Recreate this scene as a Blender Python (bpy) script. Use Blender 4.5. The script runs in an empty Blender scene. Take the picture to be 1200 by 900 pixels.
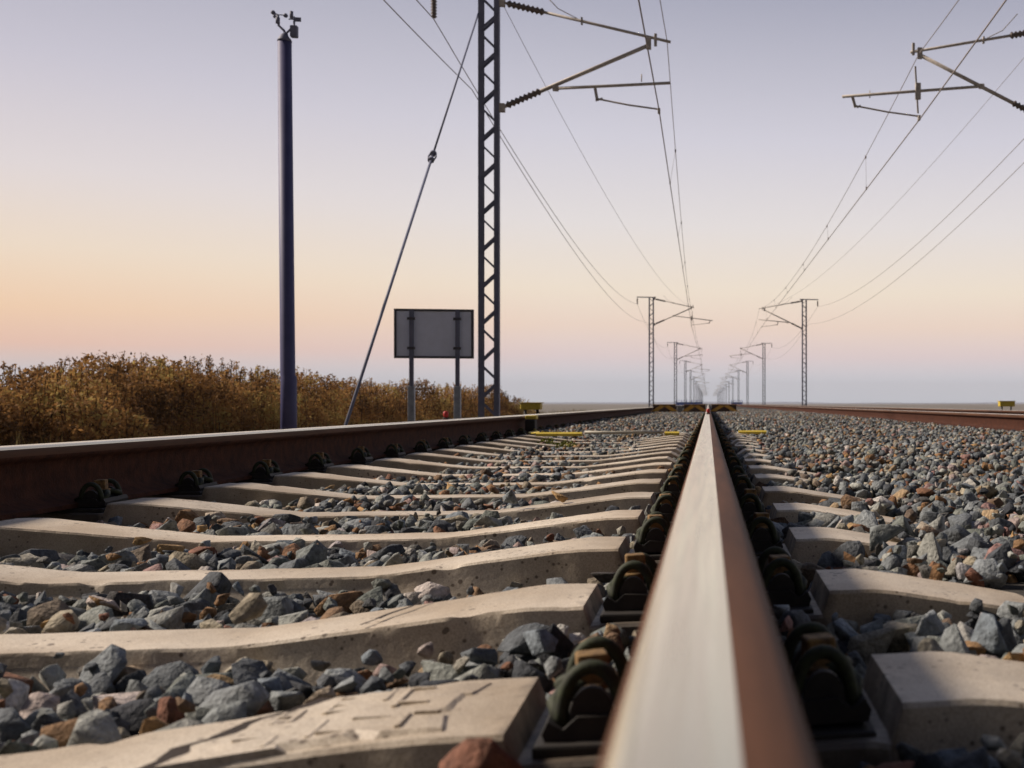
import bpy, bmesh, math, random
import numpy as np
from mathutils import Vector, Matrix, noise
R = math.radians
random.seed(7); rng = np.random.default_rng(7)
S = bpy.context.scene
COL = S.collection

# ------------------------------------------------------------ camera
CAMZ = 0.265                      # sleeper tops are z = 0, rail tops z = 0.159
TH = R(9)
cd = bpy.data.cameras.new('camera'); cam = bpy.data.objects.new('camera', cd); COL.objects.link(cam)
cam.location = (0, 0, CAMZ); cam.rotation_euler = (R(90), 0, -TH)
cd.sensor_width = 36; cd.lens = 1355/1200*36
cd.shift_x = -(1044.6-600)/1200; cd.shift_y = 23/1200
cd.clip_start = 0.02; cd.clip_end = 20000
cd.dof.use_dof = True; cd.dof.focus_distance = 3.4; cd.dof.aperture_fstop = 9
S.camera = cam

# ------------------------------------------------------------ sky and sun
SUN_EL, SUN_AZ = 36.0, 78.0       # azimuth measured to the left of the track direction
w = bpy.data.worlds.new('World'); S.world = w; w.use_nodes = True
nt = w.node_tree; nt.nodes.clear()
N = nt.nodes.new; L = nt.links.new
out = N('ShaderNodeOutputWorld'); bg = N('ShaderNodeBackground'); bg.inputs[1].default_value = 1.0
tc = N('ShaderNodeTexCoord'); sp = N('ShaderNodeSeparateXYZ'); L(tc.outputs['Generated'], sp.inputs[0])
def srgb(r, g, b):
    f = lambda v: (v/255/12.92) if v/255 <= .04045 else ((v/255+.055)/1.055)**2.4
    return (f(r), f(g), f(b), 1)
def ramp(stops):
    r = N('ShaderNodeValToRGB'); e = r.color_ramp.elements
    while len(e) > 1: e.remove(e[-1])
    e[0].position, e[0].color = stops[0][0], srgb(*stops[0][1])
    for p, c in stops[1:]:
        x = e.new(p); x.color = srgb(*c)
    L(sp.outputs['Z'], r.inputs[0]); return r
# z = sin(elevation); top of the frame is about 0.33
rw = ramp([(0, (200,202,212)), (.022, (208,200,202)), (.042, (238,186,156)), (.068, (242,200,158)), (.11, (234,212,188)), (.165, (218,207,206)), (.24, (192,187,198)), (.34, (156,156,172)), (.6, (126,132,156)), (1, (96,108,140))])
rc = ramp([(0, (204,212,224)), (.02, (210,212,222)), (.04, (226,205,204)), (.065, (236,210,192)), (.095, (236,220,200)), (.15, (222,215,213)), (.22, (202,199,209)), (.34, (156,157,174)), (.6, (126,132,156)), (1, (96,108,140))])
mx = N('ShaderNodeMix'); mx.data_type = 'RGBA'
mr = N('ShaderNodeMapRange'); mr.inputs[1].default_value = -.55; mr.inputs[2].default_value = -.12
mr.inputs[3].default_value = 1; mr.inputs[4].default_value = 0
L(sp.outputs['X'], mr.inputs[0]); L(mr.outputs[0], mx.inputs[0]); L(rc.outputs[0], mx.inputs[6]); L(rw.outputs[0], mx.inputs[7])
sky = N('ShaderNodeTexSky'); sky.sky_type = 'NISHITA'; sky.sun_disc = False
sky.sun_elevation = R(SUN_EL); sky.sun_rotation = R(-SUN_AZ)
sc = N('ShaderNodeVectorMath'); sc.operation = 'SCALE'; sc.inputs['Scale'].default_value = 0.004
ad = N('ShaderNodeVectorMath'); ad.operation = 'ADD'
L(sky.outputs[0], sc.inputs[0]); L(sc.outputs[0], ad.inputs[0]); L(mx.outputs[2], ad.inputs[1])
mb_ = N('ShaderNodeMapRange'); mb_.inputs[1].default_value = -.35; mb_.inputs[2].default_value = .6   # the sky away from the sunset side is dimmer
mb_.inputs[3].default_value = .19; mb_.inputs[4].default_value = 1; L(sp.outputs['Y'], mb_.inputs[0])
sb_ = N('ShaderNodeVectorMath'); sb_.operation = 'SCALE'; L(ad.outputs[0], sb_.inputs[0]); L(mb_.outputs[0], sb_.inputs['Scale'])
L(sb_.outputs[0], bg.inputs[0]); L(bg.outputs[0], out.inputs[0])
sd = bpy.data.lights.new('sun', 'SUN'); so = bpy.data.objects.new('sun', sd); COL.objects.link(so)
sd.energy = 5.0; sd.angle = R(8); sd.color = (1, .86, .73)
d = Vector((-math.sin(R(SUN_AZ))*math.cos(R(SUN_EL)), math.cos(R(SUN_AZ))*math.cos(R(SUN_EL)), math.sin(R(SUN_EL))))
so.rotation_euler = d.to_track_quat('Z', 'Y').to_euler()
S.view_settings.view_transform = 'Standard'; S.view_settings.look = 'None'
S.view_settings.exposure = 0.12; S.view_settings.gamma = 1
S.render.engine = 'CYCLES'; S.cycles.max_bounces = 6

# ------------------------------------------------------------ helpers
def tag(o, label=None, cat=None, group=None, kind=None):
    if label: o['label'] = label
    if cat: o['category'] = cat
    if group: o['group'] = group
    if kind: o['kind'] = kind
    return o
def empty(name, loc, label, cat, group=None, rz=0):
    o = bpy.data.objects.new(name, None); COL.objects.link(o); o.location = loc
    o.rotation_euler = (0, 0, rz); o.empty_display_size = .1
    return tag(o, label, cat, group)
def link(name, me, mat, parent=None):
    o = bpy.data.objects.new(name, me); COL.objects.link(o)
    if mat and not me.materials: me.materials.append(mat)
    if parent: o.parent = parent
    return o
def copy_tree(o, parent=None):
    c = o.copy(); COL.objects.link(c); c.parent = parent
    for ch in list(o.children): copy_tree(ch, c)
    return c
class MB:
    def __init__(s): s.v = []; s.f = []; s.sm = []
    def add(s, vs, fs, smooth=False):
        n = len(s.v); s.v += [tuple(v) for v in vs]
        s.f += [[n+i for i in f] for f in fs]; s.sm += [smooth]*len(fs); return s
    def box(s, c, d, m=None, b=0.0):
        x, y, z = d[0]/2, d[1]/2, d[2]/2
        if b <= 0:
            vs = [(sx*x, sy*y, sz*z) for sz in (-1,1) for sy in (-1,1) for sx in (-1,1)]
            fs = [(0,2,3,1),(4,5,7,6),(0,1,5,4),(2,6,7,3),(0,4,6,2),(1,3,7,5)]
        else:
            bm = bmesh.new(); bmesh.ops.create_cube(bm, size=1)
            for v in bm.verts: v.co = Vector((v.co.x*d[0], v.co.y*d[1], v.co.z*d[2]))
            bmesh.ops.bevel(bm, geom=bm.edges[:], offset=b, segments=2, affect='EDGES', profile=.5)
            bm.verts.index_update(); vs = [v.co.copy() for v in bm.verts]; fs = [[v.index for v in f.verts] for f in bm.faces]; bm.free()
        out = []
        for v in vs:
            v = Vector(v)
            if m is not None: v = m @ v
            out.append(v+Vector(c))
        return s.add(out, fs)
    def tube(s, pts, r, n=8, cap=True, up=None):
        pts = [Vector(p) for p in pts]; rs = r if hasattr(r, '__len__') else [r]*len(pts)
        vs = []; fs = []
        t0 = (pts[1]-pts[0]).normalized()
        a = Vector((0,0,1)) if abs(t0.z) < .9 else Vector((1,0,0))
        u = (a - t0*a.dot(t0)).normalized()
        for i, p in enumerate(pts):
            t = (pts[min(i+1, len(pts)-1)]-pts[max(i-1, 0)]).normalized()
            u = (u - t*u.dot(t)).normalized(); w_ = t.cross(u)
            for k in range(n):
                an = 2*math.pi*k/n; vs.append(p+(u*math.cos(an)+w_*math.sin(an))*rs[i])
        for i in range(len(pts)-1):
            for k in range(n):
                fs.append((i*n+k, i*n+(k+1)%n, (i+1)*n+(k+1)%n, (i+1)*n+k))
        s.add(vs, fs, True)
        if cap:
            b = len(s.v)-len(vs)
            s.f.append([b+k for k in range(n)][::-1]); s.sm.append(False)
            s.f.append([b+(len(pts)-1)*n+k for k in range(n)]); s.sm.append(False)
        return s
    def bar(s, a, b, wx, wy):            # rectangular bar between two points
        a, b = Vector(a), Vector(b); t = (b-a); l = t.length; q = t.to_track_quat('Z', 'Y').to_matrix()
        return s.box((a+b)/2, (wx, wy, l), q)
    def mesh(s, name):
        me = bpy.data.meshes.new(name); me.from_pydata(s.v, [], s.f)
        me.polygons.foreach_set('use_smooth', s.sm); me.update(); return me
    def build(s, name, mat, parent=None):
        return link(name, s.mesh(name), mat, parent)

# ------------------------------------------------------------ materials
def mat(name, base, rough=.6, metal=0, noise_amt=.25, scale=20, bump=0, bscale=80, col2=None, stretch=None, spec=.5):
    m = bpy.data.materials.new(name); m.use_nodes = True; t = m.node_tree; b = t.nodes['Principled BSDF']
    b.inputs['Roughness'].default_value = rough; b.inputs['Metallic'].default_value = metal
    b.inputs['Specular IOR Level'].default_value = spec
    tcn = t.nodes.new('ShaderNodeTexCoord'); co = tcn.outputs['Object']
    if stretch:
        mp = t.nodes.new('ShaderNodeMapping'); mp.inputs['Scale'].default_value = stretch
        t.links.new(co, mp.inputs[0]); co = mp.outputs[0]
    n = t.nodes.new('ShaderNodeTexNoise'); n.inputs['Scale'].default_value = scale; n.inputs['Detail'].default_value = 6
    n.inputs['Roughness'].default_value = .65
    t.links.new(co, n.inputs[0])
    cr = t.nodes.new('ShaderNodeValToRGB')
    c2 = col2 or tuple(min(1, c*(1+noise_amt)) for c in base); c1 = base if col2 else tuple(c*(1-noise_amt) for c in base)
    cr.color_ramp.elements[0].position = .32; cr.color_ramp.elements[0].color = (*c1, 1)
    cr.color_ramp.elements[1].position = .68; cr.color_ramp.elements[1].color = (*c2, 1)
    t.links.new(n.outputs[0], cr.inputs[0]); t.links.new(cr.outputs[0], b.inputs['Base Color'])
    if bump:
        n2 = t.nodes.new('ShaderNodeTexNoise'); n2.inputs['Scale'].default_value = bscale; n2.inputs['Detail'].default_value = 8
        t.links.new(co, n2.inputs[0])
        bp = t.nodes.new('ShaderNodeBump'); bp.inputs['Strength'].default_value = bump; bp.inputs['Distance'].default_value = .01
        t.links.new(n2.outputs[0], bp.inputs['Height']); t.links.new(bp.outputs[0], b.inputs['Normal'])
    return m
def attr_mat(name, stops, rough=.85, bump=.4, bscale=90, att='rnd', mixn=.35, trans=0, nscale=60):
    m = bpy.data.materials.new(name); m.use_nodes = True; t = m.node_tree; b = t.nodes['Principled BSDF']
    b.inputs['Roughness'].default_value = rough; b.inputs['Specular IOR Level'].default_value = .3
    a = t.nodes.new('ShaderNodeAttribute'); a.attribute_name = att
    cr = t.nodes.new('ShaderNodeValToRGB'); cr.color_ramp.interpolation = 'LINEAR'; e = cr.color_ramp.elements
    while len(e) > 1: e.remove(e[-1])
    e[0].position = stops[0][0]; e[0].color = (*stops[0][1], 1)
    for p, c in stops[1:]:
        x = e.new(p); x.color = (*c, 1)
    t.links.new(a.outputs['Fac'], cr.inputs[0])
    tcn = t.nodes.new('ShaderNodeTexCoord')
    n = t.nodes.new('ShaderNodeTexNoise'); n.inputs['Scale'].default_value = nscale; n.inputs['Detail'].default_value = 7; n.inputs['Roughness'].default_value = .7
    t.links.new(tcn.outputs['Object'], n.inputs[0])
    mrn = t.nodes.new('ShaderNodeMapRange'); mrn.inputs[1].default_value = .3; mrn.inputs[2].default_value = .7
    mrn.inputs[3].default_value = 1-mixn; mrn.inputs[4].default_value = 1+mixn
    t.links.new(n.outputs[0], mrn.inputs[0])
    vm = t.nodes.new('ShaderNodeVectorMath'); vm.operation = 'SCALE'
    t.links.new(cr.outputs[0], vm.inputs[0]); t.links.new(mrn.outputs[0], vm.inputs['Scale'])
    t.links.new(vm.outputs[0], b.inputs['Base Color'])
    if bump:
        n2 = t.nodes.new('ShaderNodeTexNoise'); n2.inputs['Scale'].default_value = bscale; n2.inputs['Detail'].default_value = 8
        t.links.new(tcn.outputs['Object'], n2.inputs[0])
        bp = t.nodes.new('ShaderNodeBump'); bp.inputs['Strength'].default_value = bump; bp.inputs['Distance'].default_value = .008
        t.links.new(n2.outputs[0], bp.inputs['Height']); t.links.new(bp.outputs[0], b.inputs['Normal'])
    return m

def concrete(name, base, dark):
    m = mat(name, base, rough=.6, scale=9, col2=tuple(min(1, c*1.25) for c in base), bump=.14, bscale=70, spec=.6)
    t = m.node_tree; b = t.nodes['Principled BSDF']
    src = b.inputs['Base Color'].links[0].from_socket
    tcn = t.nodes.new('ShaderNodeTexCoord')
    vo = t.nodes.new('ShaderNodeTexVoronoi'); vo.inputs['Scale'].default_value = 70
    t.links.new(tcn.outputs['Object'], vo.inputs[0])
    nn = t.nodes.new('ShaderNodeTexNoise'); nn.inputs['Scale'].default_value = 11; t.links.new(tcn.outputs['Object'], nn.inputs[0])
    ma = t.nodes.new('ShaderNodeMath'); ma.operation = 'MULTIPLY_ADD'; ma.inputs[1].default_value = 1.3; ma.inputs[2].default_value = -.62
    t.links.new(nn.outputs[0], ma.inputs[0])
    su = t.nodes.new('ShaderNodeMath'); su.operation = 'SUBTRACT'; t.links.new(vo.outputs[0], su.inputs[0]); t.links.new(ma.outputs[0], su.inputs[1])
    cr = t.nodes.new('ShaderNodeValToRGB'); cr.color_ramp.elements[0].position = .0; cr.color_ramp.elements[0].color = (0,0,0,1)
    cr.color_ramp.elements[1].position = .10; cr.color_ramp.elements[1].color = (1,1,1,1)
    t.links.new(su.outputs[0], cr.inputs[0])
    # fine sand grain in the colour
    n5 = t.nodes.new('ShaderNodeTexNoise'); n5.inputs['Scale'].default_value = 420; n5.inputs['Detail'].default_value = 3; t.links.new(tcn.outputs['Object'], n5.inputs[0])
    cr5 = t.nodes.new('ShaderNodeValToRGB'); cr5.color_ramp.elements[0].position = .36; cr5.color_ramp.elements[1].position = .6
    cr5.color_ramp.elements[0].color = (.66,.62,.56,1); cr5.color_ramp.elements[1].color = (1,1,1,1); t.links.new(n5.outputs[0], cr5.inputs[0])
    oi = t.nodes.new('ShaderNodeObjectInfo'); rm_ = t.nodes.new('ShaderNodeMapRange'); rm_.inputs[3].default_value = .82; rm_.inputs[4].default_value = 1.1
    t.links.new(oi.outputs['Random'], rm_.inputs[0]); vs_ = t.nodes.new('ShaderNodeVectorMath'); vs_.operation = 'SCALE'
    t.links.new(src, vs_.inputs[0]); t.links.new(rm_.outputs[0], vs_.inputs['Scale']); src = vs_.outputs[0]
    m5 = t.nodes.new('ShaderNodeMix'); m5.data_type = 'RGBA'; m5.blend_type = 'MULTIPLY'; m5.inputs[0].default_value = .8
    t.links.new(src, m5.inputs[6]); t.links.new(cr5.outputs[0], m5.inputs[7]); src = m5.outputs[2]
    # broad stains
    n3 = t.nodes.new('ShaderNodeTexNoise'); n3.inputs['Scale'].default_value = 3.2; n3.inputs['Detail'].default_value = 8; t.links.new(tcn.outputs['Object'], n3.inputs[0])
    cr3 = t.nodes.new('ShaderNodeValToRGB'); cr3.color_ramp.elements[0].position = .4; cr3.color_ramp.elements[1].position = .62
    cr3.color_ramp.elements[0].color = (.62,.55,.46,1); cr3.color_ramp.elements[1].color = (1,1,1,1); t.links.new(n3.outputs[0], cr3.inputs[0])
    m1 = t.nodes.new('ShaderNodeMix'); m1.data_type = 'RGBA'; m1.blend_type = 'MULTIPLY'; m1.inputs[0].default_value = .8
    t.links.new(src, m1.inputs[6]); t.links.new(cr3.outputs[0], m1.inputs[7])
    m2 = t.nodes.new('ShaderNodeMix'); m2.data_type = 'RGBA'
    t.links.new(cr.outputs[0], m2.inputs[0]); m2.inputs[6].default_value = (*dark, 1); t.links.new(m1.outputs[2], m2.inputs[7])
    # concrete darker and browner round the rail seats (|x| within about 0.15 of the rail centre line)
    sx_ = t.nodes.new('ShaderNodeSeparateXYZ'); t.links.new(tcn.outputs['Object'], sx_.inputs[0])
    def mth(op, a, v):
        q = t.nodes.new('ShaderNodeMath'); q.operation = op; t.links.new(a, q.inputs[0]); q.inputs[1].default_value = v; return q.outputs[0]
    dd_ = mth('ABSOLUTE', mth('SUBTRACT', mth('ABSOLUTE', sx_.outputs['X'], 0), .87), 0)
    n6 = t.nodes.new('ShaderNodeTexNoise'); n6.inputs['Scale'].default_value = 26; n6.inputs['Detail'].default_value = 5; t.links.new(tcn.outputs['Object'], n6.inputs[0])
    q6 = t.nodes.new('ShaderNodeMath'); q6.operation = 'MULTIPLY_ADD'; t.links.new(n6.outputs[0], q6.inputs[0]); q6.inputs[1].default_value = .07; t.links.new(dd_, q6.inputs[2])
    r6 = t.nodes.new('ShaderNodeMapRange'); t.links.new(q6.outputs[0], r6.inputs[0]); r6.inputs[1].default_value = .175; r6.inputs[2].default_value = .205; r6.inputs[3].default_value = .9; r6.inputs[4].default_value = 0
    m6 = t.nodes.new('ShaderNodeMix'); m6.data_type = 'RGBA'; t.links.new(r6.outputs[0], m6.inputs[0]); t.links.new(m2.outputs[2], m6.inputs[6]); m6.inputs[7].default_value = (.05,.037,.026,1)
    t.links.new(m6.outputs[2], b.inputs['Base Color'])
    return m

M = {}
M['concrete'] = concrete('sleeper_concrete', (.60,.53,.425), (.17,.13,.09))
M['crack'] = mat('crack_and_ledge_shade', (.03,.02,.015), rough=1)  # near-black for the cracks and the painted shade at the patch ledge
M['rust'] = mat('rusty_steel', (.035,.014,.010), rough=.85, scale=25, col2=(.085,.032,.018), bump=.4, bscale=140, spec=.12)
M['rust_edge'] = mat('worn_rust', (.055,.024,.012), rough=.7, scale=30, col2=(.12,.052,.025), metal=.0, spec=.2, stretch=(1,.08,1))
def polished():
    m = mat('polished_steel', (1,.83,.58), rough=.25, metal=1, scale=60, noise_amt=.10, stretch=(1,.02,1))
    t = m.node_tree; b = t.nodes['Principled BSDF']
    tcn = t.nodes.new('ShaderNodeTexCoord'); mp = t.nodes.new('ShaderNodeMapping'); mp.inputs['Scale'].default_value = (1,.03,1)
    t.links.new(tcn.outputs['Object'], mp.inputs[0])
    n = t.nodes.new('ShaderNodeTexNoise'); n.inputs['Scale'].default_value = 150; n.inputs['Detail'].default_value = 4; t.links.new(mp.outputs[0], n.inputs[0])
    mrn = t.nodes.new('ShaderNodeMapRange'); mrn.inputs[3].default_value = .14; mrn.inputs[4].default_value = .34; t.links.new(n.outputs[0], mrn.inputs[0])
    t.links.new(mrn.outputs[0], b.inputs['Roughness']); return m
M['polished'] = polished()
M['clip'] = mat('painted_spring_steel', (.010,.011,.007), rough=.75, scale=90, col2=(.034,.046,.014))
M['clip_dark'] = mat('dark_plate_loop_shade', (.012,.011,.010), rough=.7, scale=40, col2=(.03,.025,.02))
M['bolt'] = mat('ochre_bolt', (.08,.045,.02), rough=.85, scale=90, col2=(.30,.18,.06), bump=.3)
M['mast'] = mat('mast_paint', (.12,.135,.20), rough=.65, scale=8, col2=(.17,.18,.26))
M['pole'] = mat('pole_paint', (.05,.052,.15), rough=.6, scale=4, col2=(.075,.075,.19))
M['wire'] = mat('wire_metal', (.30,.26,.24), rough=.6, metal=.2)
M['tube'] = mat('cantilever_tube', (.45,.41,.37), rough=.65, metal=.1)
M['insul'] = mat('insulator', (.14,.11,.10), rough=.4)
M['panel'] = mat('sign_back', (.68,.74,.90), rough=.6, scale=3, noise_amt=.08)
M['frame'] = mat('sign_frame', (.07,.07,.085), rough=.5, metal=.5)
M['galv'] = mat('galvanised', (.28,.31,.36), rough=.5, metal=.3, scale=12)
M['yellow'] = mat('yellow_paint', (.50,.36,.03), rough=.6, scale=25, col2=(.66,.50,.06))
M['orange'] = mat('orange_paint', (.80,.40,.05), rough=.65, scale=25, col2=(.90,.50,.08))
M['black'] = mat('black_paint', (.02,.017,.016), rough=.7)
M['brown'] = mat('dark_brown_paint', (.09,.045,.025), rough=.7)
M['red'] = mat('red_paint', (.45,.02,.02), rough=.5)
M['grey'] = mat('grey_post', (.25,.25,.25), rough=.8)
M['bluepar'] = mat('blue_parapet', (.06,.12,.50), rough=.7, scale=.3, col2=(.10,.18,.60))
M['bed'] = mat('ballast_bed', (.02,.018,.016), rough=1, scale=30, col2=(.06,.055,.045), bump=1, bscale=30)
M['ground'] = mat('dry_field', (.12,.105,.085), rough=1, scale=.08, col2=(.20,.18,.155), bump=.4, bscale=3)
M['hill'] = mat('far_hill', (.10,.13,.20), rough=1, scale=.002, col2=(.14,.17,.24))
STONE = [(0,(.03,.033,.04)), (.14,(.10,.112,.122)), (.28,(.235,.255,.262)), (.38,(.12,.135,.12)), (.46,(.34,.35,.32)), (.54,(.045,.04,.038)), (.62,(.17,.20,.225)),
         (.70,(.33,.29,.21)), (.76,(.11,.08,.06)), (.82,(.26,.15,.07)), (.87,(.17,.075,.05)), (.90,(.38,.24,.10)), (.93,(.30,.33,.34)), (.96,(.28,.15,.13)), (1,(.50,.49,.45))]
M['stone'] = attr_mat('ballast_stone', STONE, bump=.7, bscale=150, mixn=.6, nscale=75)
M['leaf'] = attr_mat('shrub_leaf', [(0,(.10,.055,.022)), (.35,(.26,.135,.05)), (.6,(.42,.23,.08)), (.8,(.38,.27,.09)), (1,(.52,.40,.14))], bump=0, rough=.9, mixn=.3, nscale=1.5)
def translucent(m, f):
    t = m.node_tree; b = t.nodes['Principled BSDF']; o = t.nodes['Material Output']
    tr = t.nodes.new('ShaderNodeBsdfTranslucent'); mxs = t.nodes.new('ShaderNodeMixShader'); mxs.inputs[0].default_value = f
    t.links.new(b.inputs['Base Color'].links[0].from_socket, tr.inputs[0]); t.links.new(b.outputs[0], mxs.inputs[1]); t.links.new(tr.outputs[0], mxs.inputs[2]); t.links.new(mxs.outputs[0], o.inputs[0])
translucent(M['leaf'], .4)
M['grass'] = attr_mat('dry_grass', [(0,(.10,.07,.02)), (.5,(.22,.16,.045)), (1,(.32,.25,.09))], bump=0, rough=.9, mixn=.3, nscale=2)
M['weed'] = attr_mat('weed_leaf', [(0,(.10,.12,.02)), (1,(.34,.33,.06))], bump=0, rough=.8, mixn=.2)
M['bark'] = mat('stem', (.06,.035,.02), rough=.9)

# ------------------------------------------------------------ ground, hills
def sheet(name, xs, ys, zf, m):
    vs = [(x, y, zf(x, y)) for y in ys for x in xs]; nx = len(xs)
    fs = [(j*nx+i, j*nx+i+1, (j+1)*nx+i+1, (j+1)*nx+i) for j in range(len(ys)-1) for i in range(nx-1)]
    me = bpy.data.meshes.new(name); me.from_pydata(vs, [], fs); me.polygons.foreach_set('use_smooth', [True]*len(fs)); me.update()
    return tag(link(name, me, m), kind='structure')
sheet('ground', [-9000,-600,-60,-6,0,6,60,600,9000], [-400,-20,0,20,60,300,1200,9500], lambda x, y: -.62, M['ground'])
def hill_z(x, y):
    return -2 + (11+11*noise.noise(Vector((x*.0009, y*.001, 3)))+4*noise.noise(Vector((x*.004, y*.002, 7))))*max(0, 1-abs(y-5600)/900)
sheet('hills', list(np.linspace(-5500, 5200, 120)), list(np.linspace(4700, 6500, 9)), hill_z, M['hill'])

# ------------------------------------------------------------ ballast
TRC = -0.87; GH = 0.87                    # main track centre, half distance between rail centres
TR2 = 3.90
FIRST, STEP, NSL = 1.06, 0.600, 48
def sm(a, b, x):
    t = min(1, max(0, (x-a)/(b-a))); return t*t*(3-2*t)
def bal_h(x, y):
    crib = -.058
    far = sm(9.6, 12.0, y)
    inner = crib*(1-far) + (-.012)*far
    h = inner
    if -.34 < x < .36 and y < 11: h = inner + .012*sm(-.34,-.18,x)
    if x > .06 and y < 11: h = inner + .022 + .024*sm(.06,.3,x)
    if x > .30: h = h + (0.0-h)*sm(.50, .95, x)
    if x > .95: h = .0 + .012*sm(.7, 1.6, x)*(1-sm(2.2, 2.9, x)) - .03*sm(2.5, 3.0, x)
    if x < -2.2: h = crib + (-.03-crib)*sm(-2.2, -2.5, x) if x > -2.55 else -.03
    if x < -2.5: h = -.03 - .6*sm(-2.5, -3.7, x)
    if x > 5.7: h = -.018 - .6*sm(5.7, 7.2, x)
    return h + .026*noise.noise(Vector((x*2.6, y*2.6, 1.5))) + .02*noise.noise(Vector((x*.6, y*.6, 8)))*far
ys = list(np.arange(-.6, 16, .12)) + list(np.arange(16, 60, .8)) + [80, 120, 200, 400, 800, 1500]
xs = [-3.7,-3.4,-3.1,-2.8,-2.6,-2.4,-2.2,-1.8,-1.4,-1,-.6,-.2,.2,.4,.6,.8,1.2,1.6,2,2.4,2.8,3.2,4,4.8,5.4,5.8,6.1,6.5,6.9,7.2]
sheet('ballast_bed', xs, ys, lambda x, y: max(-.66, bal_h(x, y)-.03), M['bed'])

TZX = [0,.26,.30,.60,.64,.716,.7165,1.0235,1.024,1.09,1.12,1.30,1.40]
TZZ = [-.045,-.045,-.041,-.004,0,0,-.026,-.020,.012,.013,.010,-.020,-.040]
TWZ = [.066,.068,.070,.092,.098,.098,.098,.098,.098,.098,.098,.096,.094]
def top_z(x): return float(np.interp(abs(x), TZX, TZZ))
def top_w(x): return float(np.interp(abs(x), TZX, TWZ))/.098
def proto_stone(npts, bev, seed):
    r = random.Random(seed); bm = bmesh.new()
    ax = (1, r.uniform(.62,.95), r.uniform(.5,.85))
    for i in range(npts):
        v = Vector((r.gauss(0,1), r.gauss(0,1), r.gauss(0,1))).normalized()*r.uniform(.85,1.1)
        bm.verts.new((v.x*ax[0], v.y*ax[1], v.z*ax[2]))
    res = bmesh.ops.convex_hull(bm, input=bm.verts[:])
    bmesh.ops.delete(bm, geom=[g for g in res['geom_unused'] if isinstance(g, bmesh.types.BMVert)], context='VERTS')
    if bev:
        bmesh.ops.dissolve_limit(bm, angle_limit=R(14), verts=bm.verts[:], edges=bm.edges[:])
        bmesh.ops.bevel(bm, geom=bm.edges[:], offset=.028, segments=1, affect='EDGES', profile=.6, clamp_overlap=True)
        bmesh.ops.triangulate(bm, faces=bm.faces[:])
        bmesh.ops.subdivide_edges(bm, edges=[e for e in bm.edges if e.calc_length() > .3], cuts=1)
        bmesh.ops.triangulate(bm, faces=bm.faces[:])
        for v in bm.verts:
            v.co *= 1+.07*noise.noise(v.co*2.3+Vector((seed, 0, 0)))+.035*noise.noise(v.co*6+Vector((0, seed, 0)))
    bmesh.ops.triangulate(bm, faces=bm.faces[:])
    bm.verts.ensure_lookup_table(); bm.verts.index_update()
    V = np.array([v.co[:] for v in bm.verts]); F = np.array([[v.index for v in f.verts] for f in bm.faces]); bm.free()
    return V, F
def rot_mats(n):
    q = rng.normal(size=(n,4)); q /= np.linalg.norm(q, axis=1)[:,None]; a,b,c,d_ = q.T
    return np.stack([1-2*(c*c+d_*d_), 2*(b*c-a*d_), 2*(b*d_+a*c), 2*(b*c+a*d_), 1-2*(b*b+d_*d_), 2*(c*d_-a*b), 2*(b*d_-a*c), 2*(c*d_+a*b), 1-2*(b*b+c*c)], 1).reshape(n,3,3)
def scatter_mesh(name, protos, P, Sz, rnd, squash=.92):
    Vs=[]; Fs=[]; As=[]; off=0; ids = rng.integers(0, len(protos), len(P)); Rm = rot_mats(len(P))
    for k,(V,F) in enumerate(protos):
        idx = np.nonzero(ids==k)[0]
        if not len(idx): continue
        W = np.einsum('nij,vj->nvi', Rm[idx], V)*Sz[idx][:,None,None]
        W[:,:,2] *= squash
        W += P[idx][:,None,:]
        nv = len(V); Vs.append(W.reshape(-1,3)); As.append(np.repeat(rnd[idx], nv))
        Fs.append((F[None]+ (off+np.arange(len(idx))*nv)[:,None,None]).reshape(-1,3)); off += nv*len(idx)
    V = np.concatenate(Vs).astype(np.float32); F = np.concatenate(Fs).astype(np.int32); A = np.concatenate(As).astype(np.float32)
    return raw_mesh(name, V, F, A, 3)
def raw_mesh(name, V, F, A, n):
    me = bpy.data.meshes.new(name); me.vertices.add(len(V)); me.vertices.foreach_set('co', V.ravel())
    me.loops.add(F.size); me.loops.foreach_set('vertex_index', F.ravel())
    me.polygons.add(len(F)); me.polygons.foreach_set('loop_start', np.arange(0, F.size, n, dtype=np.int32))
    me.polygons.foreach_set('loop_total', np.full(len(F), n, dtype=np.int32))
    me.update(calc_edges=True)
    at = me.attributes.new('rnd', 'FLOAT', 'POINT'); at.data.foreach_set('value', A); me.validate(); return me
ct, st = math.cos(TH), math.sin(TH)
def in_view(x, y, m=380):
    D = y*ct+x*st
    if D < .3: return False
    px = 1044.6+1355*(x*ct-y*st)/D
    return -m < px < 1200+m
def near_sleeper(x, y):
    k = round((y-FIRST)/STEP)
    return abs(y-(FIRST+k*STEP)), k
def clump(x, y, z=0): return noise.noise(Vector((x, y, z)))
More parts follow.
